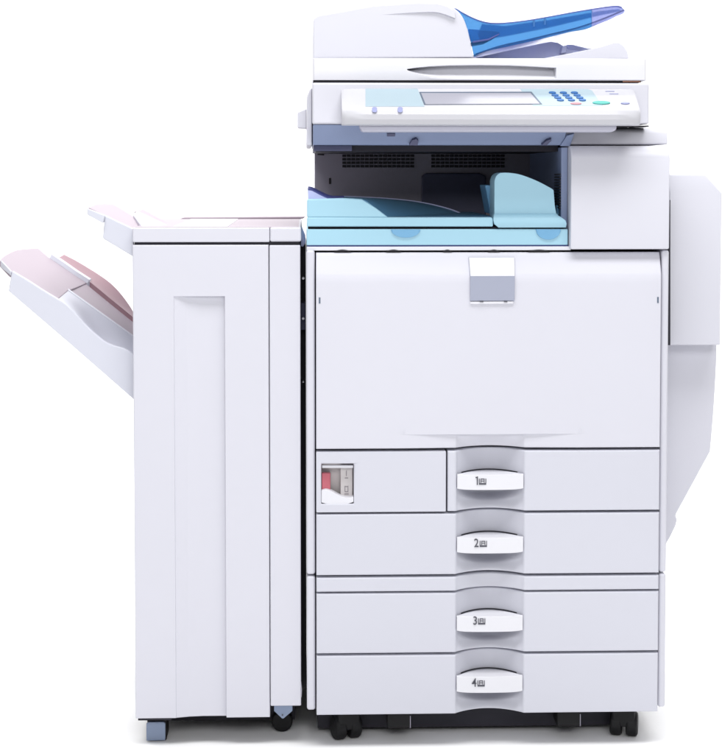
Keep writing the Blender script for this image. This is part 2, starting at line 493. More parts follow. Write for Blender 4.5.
MB().prism([(329,184),(331,184),(331,178),(329,178)], YC-0.001, YC+0.002).build('latch_hole', 'slot', bk)
MB().prism([(317.5,155),(324,155.5),(324,153),(317.5,152.5)], YC-0.002, YC+0.002).build('cable_clip', 'slot', bk)
# dark ceiling under the scanner
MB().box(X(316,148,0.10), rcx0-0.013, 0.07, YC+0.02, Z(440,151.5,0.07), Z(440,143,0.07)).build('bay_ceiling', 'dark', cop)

# ---- output tray
YT = 0.014
ot = MB().prism([(306.5,245.3),(568,245.0),(568,229.0),(306.8,229.2)], YT+0.002, 0.45).build('output_tray', 'cyan', cop, bevel=0.0015)
MB().prism([(308,229.2),(566,229.0),(566,226.6),(308,226.8)], 0.026, 0.44).build('tray_gap', 'dark', ot)
MB().prism([(307,247.0),(568.5,246.6),(568.5,244.9),(307,245.2)], 0.018, 0.40).build('tray_seal', 'navy', ot)
# two finger pulls in the tray front
def pull(xa, xb, yt, yb, name):
    g = MB(); n = 24
    arc = [(lerp(xa,xb,i/n), yt + (yb-yt)*math.sqrt(max(0, 1-(2*i/n-1)**2))) for i in range(n+1)]
    rows = []
    for k in range(7):
        t = k/6
        rows.append([V(x, lerp(y, yt, t), YT+0.0008 - 0.0016*(1-t)+0.0) for x, y in arc])
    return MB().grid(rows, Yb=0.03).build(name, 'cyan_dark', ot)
pull(391.0, 420.5, 229.4, 237.5, 'finger_pull')
pull(536.0, 561.0, 229.2, 239.5, 'finger_pull')
# upper front lip (left, long) and right foot of the exit block
MB().prism([(306.9,226.6),(493.2,226.6),(493.2,219.5),(492.0,217.3),(306.9,217.3)], YT, 0.05).build('tray_lip', 'cyan', ot, bevel=0.0025, seg=3)
# raised left shoulder of the tray
MB().prism([(306.9,217.6),(388.5,217.6),(376,208),(362,199.2),(343,198.2),(306.9,199.2)], YT+0.001, 0.05).build('tray_shoulder', 'cyan', ot, bevel=0.003, seg=3)
# sloping paper bed between the shoulder and the far edge
fr_c = resample(spline([(340,198.6),(362,199.4),(376,208.2),(389,217.6)],8), 30)
bk_c = resample(spline([(343,196.6),(385,198.6),(420,202.4),(450,209.4),(470,217.6)],8), 30)
front3 = [V(x, y, 0.05) for x, y in fr_c]
back3 = [V(x, y, 0.36) for x, y in bk_c]
rows = [[front3[j].lerp(back3[j], i/10) for j in range(30)] for i in range(11)]
MB().grid(rows, off=(0,0,-0.03)).build('paper_bed', 'cyan_dark', ot, angle=40)  # same cyan plastic as the tray, shade put into a darker colour
edge = MB()
for a, c in zip(back3[6:], back3[7:]):
    pass
ew = [[p + Vector((0,-0.004,0.0018)) for p in back3], [p + Vector((0,0.0,0.0018)) for p in back3]]
MB().grid(ew, off=(0,0,-0.0028)).build('bed_edge', 'lilac', ot)
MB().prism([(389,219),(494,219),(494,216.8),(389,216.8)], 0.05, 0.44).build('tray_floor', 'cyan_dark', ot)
# lilac flap with navy rim at the left end
fl_c = resample(spline([(307.6,188.8),(312,189.5),(320,193.6),(328,197.2),(334,198.4),(344,198.4)],6), 26)
MB().prism([(307.8,199.6)] + [(x, min(199.4, y+1.2)) for x, y in fl_c][::-1][3:], 0.045, 0.06).build('flap', 'lilac', ot)
rows = [[V(x, y, 0.045) for x, y in fl_c], [V(x, y, 0.045)+Vector((0.001,0.05,0.004)) for x, y in fl_c]]
MB().grid(rows, off=(0.0008,0,-0.003)).build('flap_rim', 'navy', ot)

# ---- exit block
top = spline([(494.6,181),(496,176.6),(499,173.6),(503,172.6),(512,173.0),(522,175.0),(537,180.8),(551.5,188.4),(553.8,190.6)],6)
eb = MB().prism([(494.4,217),(557.2,217),(555,206)] + top[::-1], 0.024, 0.10).build('exit_cover', 'cyan', cop, bevel=0.004, seg=3)
# flared foot
ft = MB()
ftp = [(494.4,215),(556.8,213.5)]
y0, y1, y2 = Z(530,213.6,0.022), Z(530,220.5,0.010), Z(530,227.6,0.010)
rows = []
for z, y, xa, xb in ((y2+0.0, 0.014, 498.8, 566.0), (lerp(y2,y1,.5), 0.010, 494.6, 566.8), (y1, 0.010, 493.6, 565.6), (lerp(y1,y0,.4), 0.012, 493.6, 562.0), (lerp(y1,y0,.75), 0.018, 494.0, 558.0), (y0, 0.023, 494.4, 557.0)):
    rows.append([(lerp(X(xa,220,y), X(xb,220,y), i/12), y, z) for i in range(13)])
MB().grid(rows, Yb=0.05).build('cover_foot', 'cyan', eb, angle=50)
MB().prism([(485.2,185.2),(494.0,185.0),(493.4,214),(490.5,214)], 0.101, 0.20).build('side_flap', 'cyan_dark', eb, bevel=0.002)
MB().prism([(556.0,204),(561.5,204),(561.2,192),(556.0,191)], 0.10, 0.30).build('rear_tab', 'cyan_dark', eb, bevel=0.002)
MB().prism([(557.0,216),(563.5,216),(563.0,206),(556.5,205)], 0.06, 0.28).build('rear_step', 'cyan_dark', eb, bevel=0.002)

# ---- scanner base
YS = 0.0
sc = MB()
sx0, sx1 = X(312.3,100,YS), X(649.5,100,YS)
z_a, z_b, z_c = Z(330,82.6,YS), Z(330,124.0,YS), Z(330,145.0,0.03)
prof = [(YS, z_b), (YS, z_a), (0.58, z_a), (0.58, z_c+0.02), (0.56, z_c), (0.030, z_c)]
sc.solid([(sx0, y, z) for y, z in prof], Vector((sx1-sx0,0,0)))
# sloped underside kept as its own part
scan = MB()
prof2 = [(YS, z_b), (YS, z_a), (0.58, z_a), (0.58, z_b)]
scan.solid([(sx0, y, z) for y, z in prof2], Vector((sx1-sx0,0,0)))
scan = scan.build('scanner', 'case', cop, bevel=0.004, seg=3)
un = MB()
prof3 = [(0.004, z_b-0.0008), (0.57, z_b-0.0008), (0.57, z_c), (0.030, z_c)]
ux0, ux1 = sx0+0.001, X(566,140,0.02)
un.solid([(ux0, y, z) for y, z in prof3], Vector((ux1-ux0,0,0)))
und = un.build('scanner_underside', 'under', cop, bevel=0.002)  # blue-grey colour carries the shade under the scanner
def on_under(px, py):
    # point on the sloped underside
    a, b_ = Vector((0,0.004,z_b)), Vector((0,0.030,z_c))
    n = Vector((0, -(z_b-z_c), -(0.026))).normalized()
    d = ray(px, py); t = (a-cam_loc).dot(n)/d.dot(n)
    return cam_loc + d*t, n
def under_patch(poly, h, name, mat):
    n = on_under(400,135)[1]
    return MB().solid([on_under(x,y)[0]-n*0.001 for x,y in poly], n*(h+0.001)).build(name, mat, und, bevel=0.0006)
under_patch([(387,136),(395,136),(395,133),(387,133)], 0.002, 'screw_hole', 'navyp')
under_patch([(409,143.5),(412,138.5),(416,137.0),(418.2,139),(417.5,143.8)], 0.006, 'cable_hook', 'navyp')
under_patch([(541,143.5),(546,139),(551,137.2),(551,139.2),(546.5,143.6)], 0.006, 'cable_hook', 'navyp')
under_patch([(560,145),(570,145),(574,132.5),(567,134.5)], 0.004, 'corner_gusset', 'under')
# side strip and tab on the left
ss = MB().prism([(306.3,145.5),(312.0,145.5),(312.0,87.5),(309.4,89.5),(306.8,97)], 0.05, 0.5).build('side_cover', 'case', cop, bevel=0.003)
MB().prism([(297.4,127.5),(306.4,128.4),(306.4,108.6),(297.4,112.6)], 0.08, 0.16).build('side_tab', 'case', ss, bevel=0.0015)
# slots at the right end under the scanner
MB().prism([(617,127.2),(632,127.0),(632,125.6),(617,125.8)], 0.0, 0.05).build('base_slot', 'slot', scan)
MB().prism([(634,127.0),(649,126.8),(649,125.4),(634,125.6)], 0.0, 0.05).build('base_slot', 'slot', scan)
# mounting post above the left of the bay
MB().prism([(313.5,151),(352,151),(352,145.5),(313.5,145.5)], 0.06, 0.50).build('mounting_rail', 'navyp', cop, bevel=0.001)

# ---- seal gap + lid
gap = MB().prism([(313.2,82.8),(641,82.4),(641,79.8),(313.2,80.2)], 0.012, 0.54).build('lid_seal', 'slot', cop)
MB().prism([(623,82.2),(640.5,82.2),(640.5,80.1),(623,80.1)], 0.009, 0.03).build('lid_hinge', 'brown', gap)
YL = 0.004
lz0, lz1 = Z(480,80.2,YL), Z(480,58.2,YL)
lx0, lx1 = X(313.0,70,YL), X(646.8,70,YL)
cxa, cxb = X(407,70,YL), X(556.3,70,YL)
xs = sorted(set([round(lerp(lx0,lx1,i/40),6) for i in range(41)] + [round(lerp(cxa,cxb,i/80),6) for i in range(81)] +
                [lx0+0.0008, lx0+0.0025, lx1-0.0008, lx1-0.003, cxa-0.0005, cxb+0.0005]))
tp_ = [(407,69.2),(416,67.8),(430,66.4),(450,65.4),(480,65.0),(510,65.3),(530,66.2),(556.3,67.6)]
bp2 = [(407,70.2),(412,72),(420,74.4),(430,76.6),(440,78.0),(460,78.9),(500,79.0),(556.3,78.9)]
def lid_fn(x):
    px = lerp(407, 556.3, (x-cxa)/(cxb-cxa))
    return Z(480, interp(tp_, px), YL), Z(480, interp(bp2, px), YL)
rows = [[] for _ in range(16)]
for x in xs:
    ins = cxa <= x <= cxb
    zt, zb = lid_fn(min(max(x, cxa), cxb))
    ex = edge_round(min(x-lx0, lx1-x), 0.006)
    col_pts = [(x, YL+0.002+ex, lz0), (x, YL+ex, lerp(lz0, zb, .5)), (x, YL+ex, zb)]
    for k in range(1, 9):
        t = k/8
        col_pts.append((x, YL+ex + (0.026*t**0.8 if ins else 0), lerp(zb, zt, t)))
    col_pts.append((x, YL+ex, zt+0.0002))
    for t in (0.3, 0.7):
        col_pts.append((x, YL+ex, lerp(zt, lz1-0.003, t)))
    col_pts.append((x, YL+ex+0.001, lz1-0.0012)); col_pts.append((x, YL+ex+0.003, lz1))
    for r, p in zip(rows, col_pts): r.append(p)
lid = MB().grid(rows, Yb=0.53).build('scanner_lid', 'white', cop, angle=30)

# ---- document feeder
YA = 0.012
adf_top = spline([(313.4,20.5),(314.8,17.6),(319,15.0),(332,12.6),(350,9.4),(370,5.8),(395,3.4),(425,2.6),(445,4.8),(456,9.5),(463,17.5),(467.5,29),(470.5,42),(473.6,57.2)],6)
adf = MB().prism([(313.2,58.6)] + [(x,y) for x,y in [(473.6,57.4)]] + adf_top[:-1][::-1], YA, 0.46).build('document_feeder', 'case', cop, bevel=0.005, seg=4, angle=40)
MB().prism([(313.6,59.8),(475,58.8),(475,57.0),(313.6,58.0)], YA+0.01, 0.44).build('feeder_seam', 'grey', adf)
# hinged cover above the groove, slightly proud
g_low = spline([(377,14.9),(385,14.9),(400,13.6),(418,12.6),(434,12.2),(442,13.6),(449,16.0),(455.5,18.6)],6)
g_top = spline([(455.0,12.0),(446,5.8),(430,3.4),(405,3.8),(385,6.0),(377,8.0)],6)
MB().solid([V(x, y, YA+0.0006-0.0065*(x-374)/82.0) for x, y in g_low + g_top], [Vector((0, 0.42+0.0065*(x-374)/82.0, 0)) for x, y in g_low + g_top]).build('feeder_cover', 'case', adf, bevel=0.0015, seg=3)

# blue original tray : near wall, sloping floor, far wall, end lip
YI = 0.05
upper = spline([(453.0,8.6),(456,8.6),(462,12.2),(472,17.4),(482,21.2),(492,23.0),(505,22.8),(525,20.6),(548,16.8),(575,11.8),(600,7.8),(612,6.2),(618,6.0),(622,7.2)],6)
lower = spline([(625.2,10.6),(623,13.6),(617,16.0),(610,19.6),(600,23.6),(586,29.2),(570,32.0),(548,37.4),(525,42.8),(505,47.2),(485,51.6),(478,54.8),(474.2,57.0)],6)
left_e = [(472,47),(470,39),(467.5,28.5),(463.8,24.0),(456.5,20.0),(453.2,17.0)]
XS = 592
main_o = [(x,y) for x,y in upper if x < XS] + [(XS, interp(upper, XS)), (XS, 26.9)] + [(x,y) for x,y in lower if x < XS] + left_e
tip_o = [(XS, interp(upper, XS))] + [(x,y) for x,y in upper if x > XS] + [(x,y) for x,y in lower if x > XS] + [(XS, 26.9)]
it = MB().prism(main_o[::-1], YI, YI+0.004).build('original_tray', 'blue', cop, bevel=0.0006, seg=2)
MB().prism(tip_o[::-1], YI, YI+0.004).build('tray_tip', 'blueviolet', it, bevel=0.0006, seg=2)
n = 40
up_s, lo_s = resample(upper, n), resample(lower[::-1], n)
# floor of the tray : follows the lower edge, then climbs to the tip
fl_px = resample(spline([(476,54.5),(500,46.6),(525,41.0),(550,35.0),(580,27.5),(605,18.5),(624,10.5)],6), n)
rows = [[V(x, y-1.2, YI+0.004) + Vector((0, d_, 0.0)) for x, y in fl_px] for d_ in (0.0, 0.08, 0.16, 0.24, 0.31)]
MB().grid(rows, off=(0,0,-0.003)).build('tray_bed', 'blueviolet', it, angle=60)
MB().prism(([(x,y) for x,y in [(482,24),(505,26),(548,20),(600,11),(619,9)]] + [(622,11),(600,15.5),(550,27.5),(505,36.5),(480,40),(478,34)])[::-1], YI+0.31, YI+0.314).build('tray_far_wall', 'blue', it, bevel=0.001)
# side guide and stiffening ribs
MB().prism([(471,41.5),(490,39.0),(500,34.4),(500,31.0),(482,30.0),(468.6,29.0)], YI+0.09, YI+0.10).build('paper_guide', 'blue', it, bevel=0.001)
MB().prism([(473,43),(489,40.2),(499.5,34.6),(499.5,33.4),(488.5,38.6),(472.5,41.2)], YI-0.002, YI+0.10).build('guide_rail', 'navy', it, bevel=0.0006)
for px in (534, 545):
    yy = interp([(x,y) for x,y in upper], px)
    MB().prism([(px-0.7,yy+7.6),(px+0.9,yy+7.3),(px+0.9,yy+0.2),(px-0.7,yy+0.4)], YI-0.0015, YI+0.001).build('tray_rib', 'keyblue', it)
rim_r = [[V(x, y-0.4, YI-0.0016) for x, y in resample(upper, 60)], [V(x, y+0.9, YI-0.0016) for x, y in resample(upper, 60)]]
MB().grid(rim_r[::-1], Yb=YI+0.005).build('tray_rim', 'blueviolet', it)
# document catch tray under it
MB().prism([(474,59.0),(630,58.4),(622,57.0),(568,49.5),(563,45.6),(558,42.6),(551,41.6),(541,43.4),(510,50.0),(478,57.2)], 0.16, 0.44).build('catch_tray', 'tray', cop, bevel=0.004, seg=3)
MB().prism([(540,59.0),(629.0,58.4),(627.6,52),(624.5,46.4),(620.0,43.0),(615.5,42.2),(602,46.4),(590,49.2),(570,53.4),(548,57.6)], 0.02, 0.42).build('catch_guard', 'case', cop, bevel=0.004, seg=4)
MB().prism([(561,53.5),(566.5,52.5),(567.0,45.0),(562.5,46.2)], 0.14, 0.17).build('catch_notch', 'tray', cop, bevel=0.001)
MB().prism([(566,53.5),(600,49),(588,48.2),(573,44.6),(567,44.4)], 0.30, 0.42).build('catch_rear_guard', 'tray', cop, bevel=0.003)

# ---- control panel
YP = -0.100
pb = [ (0.010, Z(480,85.4,0.0)), (-0.053, Z(480,107.0,-0.053)), (-0.062, Z(480,110.0,-0.062)), (-0.066, Z(480,114.5,-0.066)),
       (-0.0655, Z(480,119.5,-0.0655)), (-0.060, Z(480,124.4,-0.060)), (-0.048, Z(480,125.8,-0.048)), (0.010, Z(480,125.0,0.0)) ]
cx0, cx1 = X(342.0,110,-0.055), X(640.4,112,-0.055)
cp = MB()
# rounded plan ends : several stations along x
st = [(0.0,0.90),(0.003,0.955),(0.008,0.985),(0.016,1.0)]
stations = [(cx0+a, s) for a, s in st] + [(lerp(cx0,cx1,i/12),1.0) for i in range(1,12)] + [(cx1-a, s) for a, s in st[::-1]]
ymean = 0.010
loops = []
for x, s in stations:
    zc = pb[4][1]
    loops.append([(x, ymean+(y-ymean)*s, z + (0.0 if s == 1 else (1-s)*0.10*(zc-z)*3)) for y, z in pb])
b0 = 0; L = len(pb)
for lp in loops: cp.v += [Vector(p) for p in lp]
for a in range(len(loops)-1):
    for j in range(L):
        k = (j+1) % L
        cp.f.append([a*L+j, a*L+k, (a+1)*L+k, (a+1)*L+j])
cp.f.append(list(range(L))); cp.f.append([ (len(loops)-1)*L+j for j in range(L-1,-1,-1)])
panel = cp.build('control_panel', 'panel', cop, angle=30)
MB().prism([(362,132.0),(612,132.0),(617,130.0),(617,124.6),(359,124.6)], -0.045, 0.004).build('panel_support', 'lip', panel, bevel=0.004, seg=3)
pA, pB = Vector((0, *pb[0])), Vector((0, *pb[1]))
pdir = (pB-pA).normalized()
pn = Vector((1,0,0)).cross(pdir).normalized()
if pn.z < 0: pn = -pn
def PP(px, py):
    d = ray(px, py); t = (pA-cam_loc).dot(pn)/d.dot(pn)
    return cam_loc + d*t
def plate(poly, h, name, mat, par=None, bevel=0.0):
    return MB().solid([PP(x,y)-pn*0.002 for x,y in poly], pn*(h+0.002)).build(name, mat, par or panel, bevel=bevel, seg=2)
plate([(365.5,106.6),(424.5,106.6),(417.5,88.4),(365.5,88.4)], 0.0004, 'key_field', 'pale')
plate([(533,106.0),(603,106.0),(592,90.6),(586,88.6),(520,88.6)], 0.0004, 'key_field', 'pale')
scr = plate([(424.2,105.0),(542.4,104.6),(531.6,92.0),(419.2,92.2)], 0.0010, 'display_bezel', 'bezel', bevel=0.0004)
plate([(425.6,104.9),(540.0,104.5),(530.4,93.6),(421.0,93.6)], 0.0016, 'touch_screen', 'screen', bevel=0.0004)
def oval(cx, cy, rx, ry, skew=0.0, n=16):
    return [(cx + rx*math.cos(t) + skew*math.sin(t), cy - ry*math.sin(t)) for t in [2*math.pi*i/n for i in range(n)]]
for r in range(4):
    for c in range(3):
        plate(oval(552.4 + c*11.0 + r*2.7, 93.2 + r*2.45, 3.6, 1.0, -0.6), 0.0022, 'number_key', 'keyblue', bevel=0.0006)
plate(oval(576.0, 104.0, 5.6, 0.95, -0.4), 0.002, 'clear_key', 'keyred', bevel=0.0006)
plate(oval(601.5, 103.2, 9.0, 1.6, -0.4), 0.002, 'start_key', 'keygreen', bevel=0.0008)
plate(oval(625.3, 103.6, 4.6, 1.0, -0.3), 0.002, 'power_key', 'keygrey', bevel=0.0006)
for px, py in ((613.5,94.0),(609.5,91.4)):
    plate([(px-4,py+0.35),(px+5,py+0.35),(px+5,py-0.25),(px-4,py-0.25)], 0.0005, 'status_mark', 'keygrey')
def front_key(px):
    n = 14; yk = -0.1030
    pts = [(px + 2.6*math.cos(t)*abs(math.cos(t))**-0.3 if abs(math.cos(t))>1e-6 else px, 109.6 - 2.8*math.sin(t)*abs(math.sin(t))**-0.3 if abs(math.sin(t))>1e-6 else 109.6) for t in [2*math.pi*(i+0.5)/n for i in range(n)]]
    c1 = pb[1]; c2 = pb[3]
    return MB().solid([V(x,y,-0.0678+max(0,(112-y))*0.0022)for x,y in pts[::-1]], Vector((0,0.016,0))).build('function_key', 'keygrey', panel, bevel=0.0006)
front_key(374.6); front_key(400.2)

# ---- right side unit
YU = 0.09
su = MB()
uo = [(668.9,346.0),(720.6,344.4),(721.4,192.0),(708.5,177.0),(704,175.0),(668.9,175.0)]
fx = [V(x,y,YU) for x,y in uo]
zt1 = Z(690,193,YU)
su_ = MB()
xa, xb, xcnr = X(669.3,260,YU), X(721.2,260,YU), X(706.5,260,YU)
zb1, ztop = Z(690,345.2,YU), Z(690,174.6,YU)
lower_sec = [(xa,YU,zb1),(xb,YU,zb1),(xb,YU,zt1),(xa,YU,zt1)]
# body : front plane up to the bend, then sloping back, with a chamfered outer edge
YB2 = YU+0.014
su_.v = [Vector(p) for p in [(xa,YU,zb1),(xb,YU,zb1),(xb,YU,zt1),(xa,YU,zt1),
                             (xcnr,YB2,ztop),(xa,YB2,ztop),
                             (xa,0.56,zb1),(xb,0.56,zb1),(xb,0.56,zt1),(xcnr,0.56,ztop),(xa,0.56,ztop)]]
su_.f = [[0,1,2,3],[3,2,4,5],[1,7,8,2],[2,8,9,4],[4,9,10,5],[0,6,7,1],[6,10,9,8,7],[0,3,5,10,6]]
side = su_.build('side_feeder', 'case', cop, bevel=0.002, seg=3)
MB().prism([(668.0,345.2),(670.5,345.2),(670.5,200),(668.0,200)], YU-0.03, YU+0.3).build('feeder_gap', 'dark', side)
lo = spline([(717.2,344),(716.4,370),(714.0,410),(711.6,440),(710.8,448.5)],6)
MB().prism([(664.5,548),(664.5,344)] [::-1] and [(664.0,548.5),(670.5,537.5),(676,526.0),(677.5,519.8),(675.8,515.5)] + [(710.6,451.5)] + lo[::-1] + [(664.0,344)], YU+0.05, 0.54).build('lower_duct', 'case', side, bevel=0.003, seg=3)

# ---- castors and stabiliser feet
def caster(px, pyb, Yc, parent, two=True):
    bz = GZ
    r = 0.0225
    xc = X(px, pyb, Yc)
    swv = math.radians(18 if px < 480 else -14)
    ax = Vector((math.cos(swv), math.sin(swv), 0)); fw = Vector((-ax.y, ax.x, 0))
    c0 = Vector((xc, Yc, bz))
    g = MB()
    pl = [c0 + ax*a + fw*b_ + Vector((0,0,r*0.9)) for a, b_ in ((-0.021,-0.020),(0.021,-0.020),(0.021,0.026),(-0.021,0.026))]
    g.solid(pl, Vector((0,0,z_bot+0.006-bz-r*0.9)))
    fork = g.build('caster', 'rubber', parent, bevel=0.004)
    for s_ in (-1, 1):
        c = c0 + ax*(s_*0.0145-0.011) + Vector((0,0,r))
        MB().cyl(c, ax, r, 0.022).build('wheel', 'rubber', fork, bevel=0.006, seg=4)
    return fork
caster(346, 738, 0.06, cop); caster(624, 737, 0.06, cop)
caster(352, 738, 0.52, cop); caster(616, 737, 0.52, cop)
for xa, xb, yt, yb in ((387.5,411,713,728.5),(557.5,581,711,728.5)):
    Yf = 0.035
    g = MB().box(X(xa,720,Yf), X(xb,720,Yf), Yf, Yf+0.05, Z(400,yb,Yf), z_bot+0.006).build('stabiliser_foot', 'rubber', cop, bevel=0.002)
    MB().box(X(xb-1,720,Yf), X(xb-0.3,720,Yf), Yf-0.001, Yf+0.002, Z(400,yb,Yf)+0.001, Z(400,716,Yf)).build('foot_edge', 'grey', g)

# ================================================================== FINISHER
YFn = 0.02
fin = thing('paper_finisher', 'narrow white finisher cabinet with two sloping paper trays beside the copier', 'paper finisher',
            ((X(132,480,YFn)+X(301,480,YFn))/2, 0.3, GZ))
YFB = 0.58
nx0, nx1 = X(133.8,480,YFn), X(300.7,480,YFn)
zf1, zf0 = Z(200,244.8,YFn), Z(200,718.2,YFn)
zr0 = Z(285,705.8,YFn)
xm = X(269.6,480,YFn)
# carcass
MB().box(nx0+0.001, nx1-0.001, YFn+0.028, YFB, zr0+0.004, zf1).build('carcass', 'case', fin, bevel=0.003)
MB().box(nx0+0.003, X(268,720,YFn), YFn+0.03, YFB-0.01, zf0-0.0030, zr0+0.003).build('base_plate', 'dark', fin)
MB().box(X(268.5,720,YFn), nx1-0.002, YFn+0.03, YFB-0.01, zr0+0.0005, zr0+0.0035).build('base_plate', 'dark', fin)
MB().box(nx1-0.0012, nx1+0.0006, YFn+0.03, YFB-0.01, zr0+0.01, zf1-0.004).build('dark_side', 'dark', fin)
MB().box(nx0+0.018, nx1-0.012, 0.12, YFB-0.03, GZ+0.016, zf0-0.0035).build('under_shade_block', 'dark', fin)  # added dark block, darkens the floor below the finisher
# door with the long inset panel : grid front
ix0, ix1 = X(175.0,480,YFn), X(225.6,480,YFn)
izt = Z(200,296.2,YFn)
dx1 = xm - 0.0006
xs = sorted(set([round(v,6) for v in [nx0, nx0+0.0006, nx0+0.002, nx0+0.004, ix0-0.004, ix0, ix0+0.008, ix0+0.02, ix1-0.02, ix1-0.001, ix1, ix1+0.003, dx1-0.004, dx1-0.002, dx1-0.0006, dx1] + [lerp(nx0,dx1,i/10) for i in range(1,10)]]))
zs = sorted(set([round(v,6) for v in [zf0, zf0+0.0006, zf0+0.002, zf0+0.004, izt-0.03, izt-0.012, izt-0.001, izt, izt+0.003, zf1-0.004, zf1-0.002, zf1-0.0006, zf1] + [lerp(zf0,zf1,i/20) for i in range(1,20)]]))
def din(x, z):
    if z > izt-0.0005 or x < ix0-0.0001 or x > ix1-0.0005: return 0.0
    # recess deepens from the left edge to the right edge, and keeps its step at the top
    return 0.010*smooth(0.25 + 0.75*min(1, (x-ix0)/(ix1-ix0)*2.2))
rows = [[(x, YFn + din(x,z) + edge_round(min(x-nx0, dx1-x, z-zf0, zf1-z)), z) for x in xs] for z in zs]
fd = MB().grid(rows, Yb=YFn+0.027).build('cabinet_door', 'case', fin, angle=25)
# right fascia strip
fa = MB().box(xm+0.0006, nx1, YFn-0.0015, YFn+0.027, zr0, zf1-0.0008).build('fascia_strip', 'case', fin, bevel=0.0022, seg=3)
MB().prism([(300.4,697.5),(301.6,697.5),(301.9,690),(301.3,683.5),(300.4,683.5)], YFn+0.004, YFn+0.02).build('bump_stop', 'case', fa, bevel=0.0008)
# top cover with raised flat plate
tz0, tz1 = Z(200,242.2,YFn), Z(200,227.6,YFn)
tcx0, tcx1 = X(132.4,235,YFn), X(301.2,235,YFn)
MB().box(tcx0+0.0025, tcx1-0.003, YFn+0.006, YFB-0.01, zf1-0.004, tz0+0.002).build('cover_gap', 'dark', fin)
tc = MB().box(tcx0, X(269.6,235,YFn), YFn-0.001, YFB, tz0, tz1).build('top_cover', 'case', fin, bevel=0.0025, seg=3)
MB().box(X(269.9,235,YFn), tcx1, YFn-0.002, YFB-0.002, tz0+0.0008, tz1+0.0003).build('top_cover_end', 'case', fin, bevel=0.0035, seg=3)
MB().box(tcx0+0.004, tcx1-0.004, YFn+0.005, YFB-0.006, tz1-0.001, tz1+0.0006).build('top_reflection_skin', 'pink', tc)  # added sheet, pinkish reflection on the top painted as its colour
MB().box(X(172,227,YFn), X(227,227,YFn), YFn+0.02, YFn+0.50, tz1-0.002, tz1+0.0018).build('top_plate', 'white', tc, bevel=0.001)
MB().prism([(301.2,232),(305.5,243),(303,247),(300.5,246)][::-1], 0.10, 0.5).build('docking_bracket', 'lilac', fin, bevel=0.001)
MB().prism([(178,219.5),(303,218.8),(305.5,216.6),(183,217.4)], YFB-0.03, YFB+0.01).build('rear_ridge', 'pink', fin, bevel=0.002)
MB().box(nx1+0.0008, xl-0.0005, 0.11, 0.50, zr0+0.004, zf1-0.006).build('gap_shade_filler', 'dark', fin)  # added dark filler standing in for the shade between the units
# screws in the docking gap
for py in (278.4, 318.6, 382):
    p = V(303.2, py, 0.06)
    MB().cyl(p, (0,1,0), 0.0022 if py < 350 else 0.0012, 0.03, 12).build('docking_screw', 'steel', fin)
MB().prism([(301.0,330),(305.2,330),(305.2,303),(301.0,303)], 0.08, 0.2).build('docking_plate', 'navyp', fin, bevel=0.001)

# ---- stacking trays
def tray(name, wall_top, wall_low, lip, Y0, Y1, floor_top, label):
    """wall outline in the photo at depth Y0; the bed sweeps back to Y1"""
    pass
YT0, YT1 = 0.06, 0.42
def bed(curves, name, mat, parent, thick=0.012, n=44, off=None):
    """ruled bed through curves [(Y, [(px,py)...])...]"""
    rows = []
    for Y, pts in curves:
        rows.append([V(x, y, Y) for x, y in resample(spline(pts, 6), n)])
    return MB().grid(rows, off=off or (0,0,-thick)).build(name, mat, parent, bevel=0.0, angle=50)

# lower tray
wt = spline([(11.8,271.0),(28,280.5),(44,290.8),(58,299.2),(66,304.6),(74,312.0),(82,321.0),(92,331.2),(104,341.0),(113,345.6),(122,348.2),(128,350.6),(134,355)],5)
lt = MB().prism(wt[::-1] + [(8.2,291.0),(70,344),(134,400)], YT0, YT0+0.012).build('lower_tray', 'tray', fin, bevel=0.002, seg=3)
# sloping bed, front band following the wall top back to the ridge line
def back(pts, Y, dz=0.0, Y0=YT0):
    """the same metric outline carried straight back to depth Y (metres), as photo positions"""
    out = []
    for x, y in pts:
        p = V(x, y, Y0) + Vector((0, Y-Y0, dz)); out.append(p)
    return out
n = 46
pA_, pB_, pC_ = V(11.8,271.0,YT0+0.012), V(58,299.2,YT0+0.012), V(38.0,248.0,0.37)
pnl = (pB_-pA_).cross(pC_-pA_).normalized()
if pnl.z < 0: pnl = -pnl
def PL(px, py):
    """photo position on the plane of the tray bed"""
    d = ray(px, py)
    return cam_loc + d*((pA_-cam_loc).dot(pnl)/d.dot(pnl))
bed_o = spline([(0.8,259.4),(4.5,255.4),(17.5,249.6),(38.0,248.0)],5) + [(49.5,257.8),(74,274.6),(87.0,283.0),(75.5,288.0),(68,290.8),(58,299.2),(44,290.8),(28,280.5),(11.8,271.0)]
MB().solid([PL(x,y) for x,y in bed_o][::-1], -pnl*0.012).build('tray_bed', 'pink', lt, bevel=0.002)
lipv = [PL(0.8,260.2), PL(10.6,271.4)]
MB().solid([lipv[0]+Vector((0,-0.002,0)), lipv[0]+Vector((0,-0.002,-0.013)), lipv[1]+Vector((0.001,-0.002,-0.008)), lipv[1]+Vector((0.001,-0.002,0))], Vector((0,0.010,0))).build('tongue_lip', 'tray', lt, bevel=0.0012)
r0 = PL(68, 290.8)
wr = resample([p for p in wt if p[0] >= 57.5], n)
rg = resample(spline([(68.0,290.8),(90,306.5),(110,320.8),(134,338)],6), n)
fr_r = [V(x,y,YT0+0.012) for x,y in wr]; bk_r = [V(x,y,r0.y) for x,y in rg]
dip = [[a_.lerp(b_,t) - Vector((0,0,0.022*math.sin(math.pi*t)*smooth(i/n*1.6))) for i,(a_,b_) in enumerate(zip(fr_r,bk_r))] for t in [k/8 for k in range(9)]]
MB().grid(dip, off=(0,0,-0.010)).build('finger_dip', 'tray', lt, angle=60)
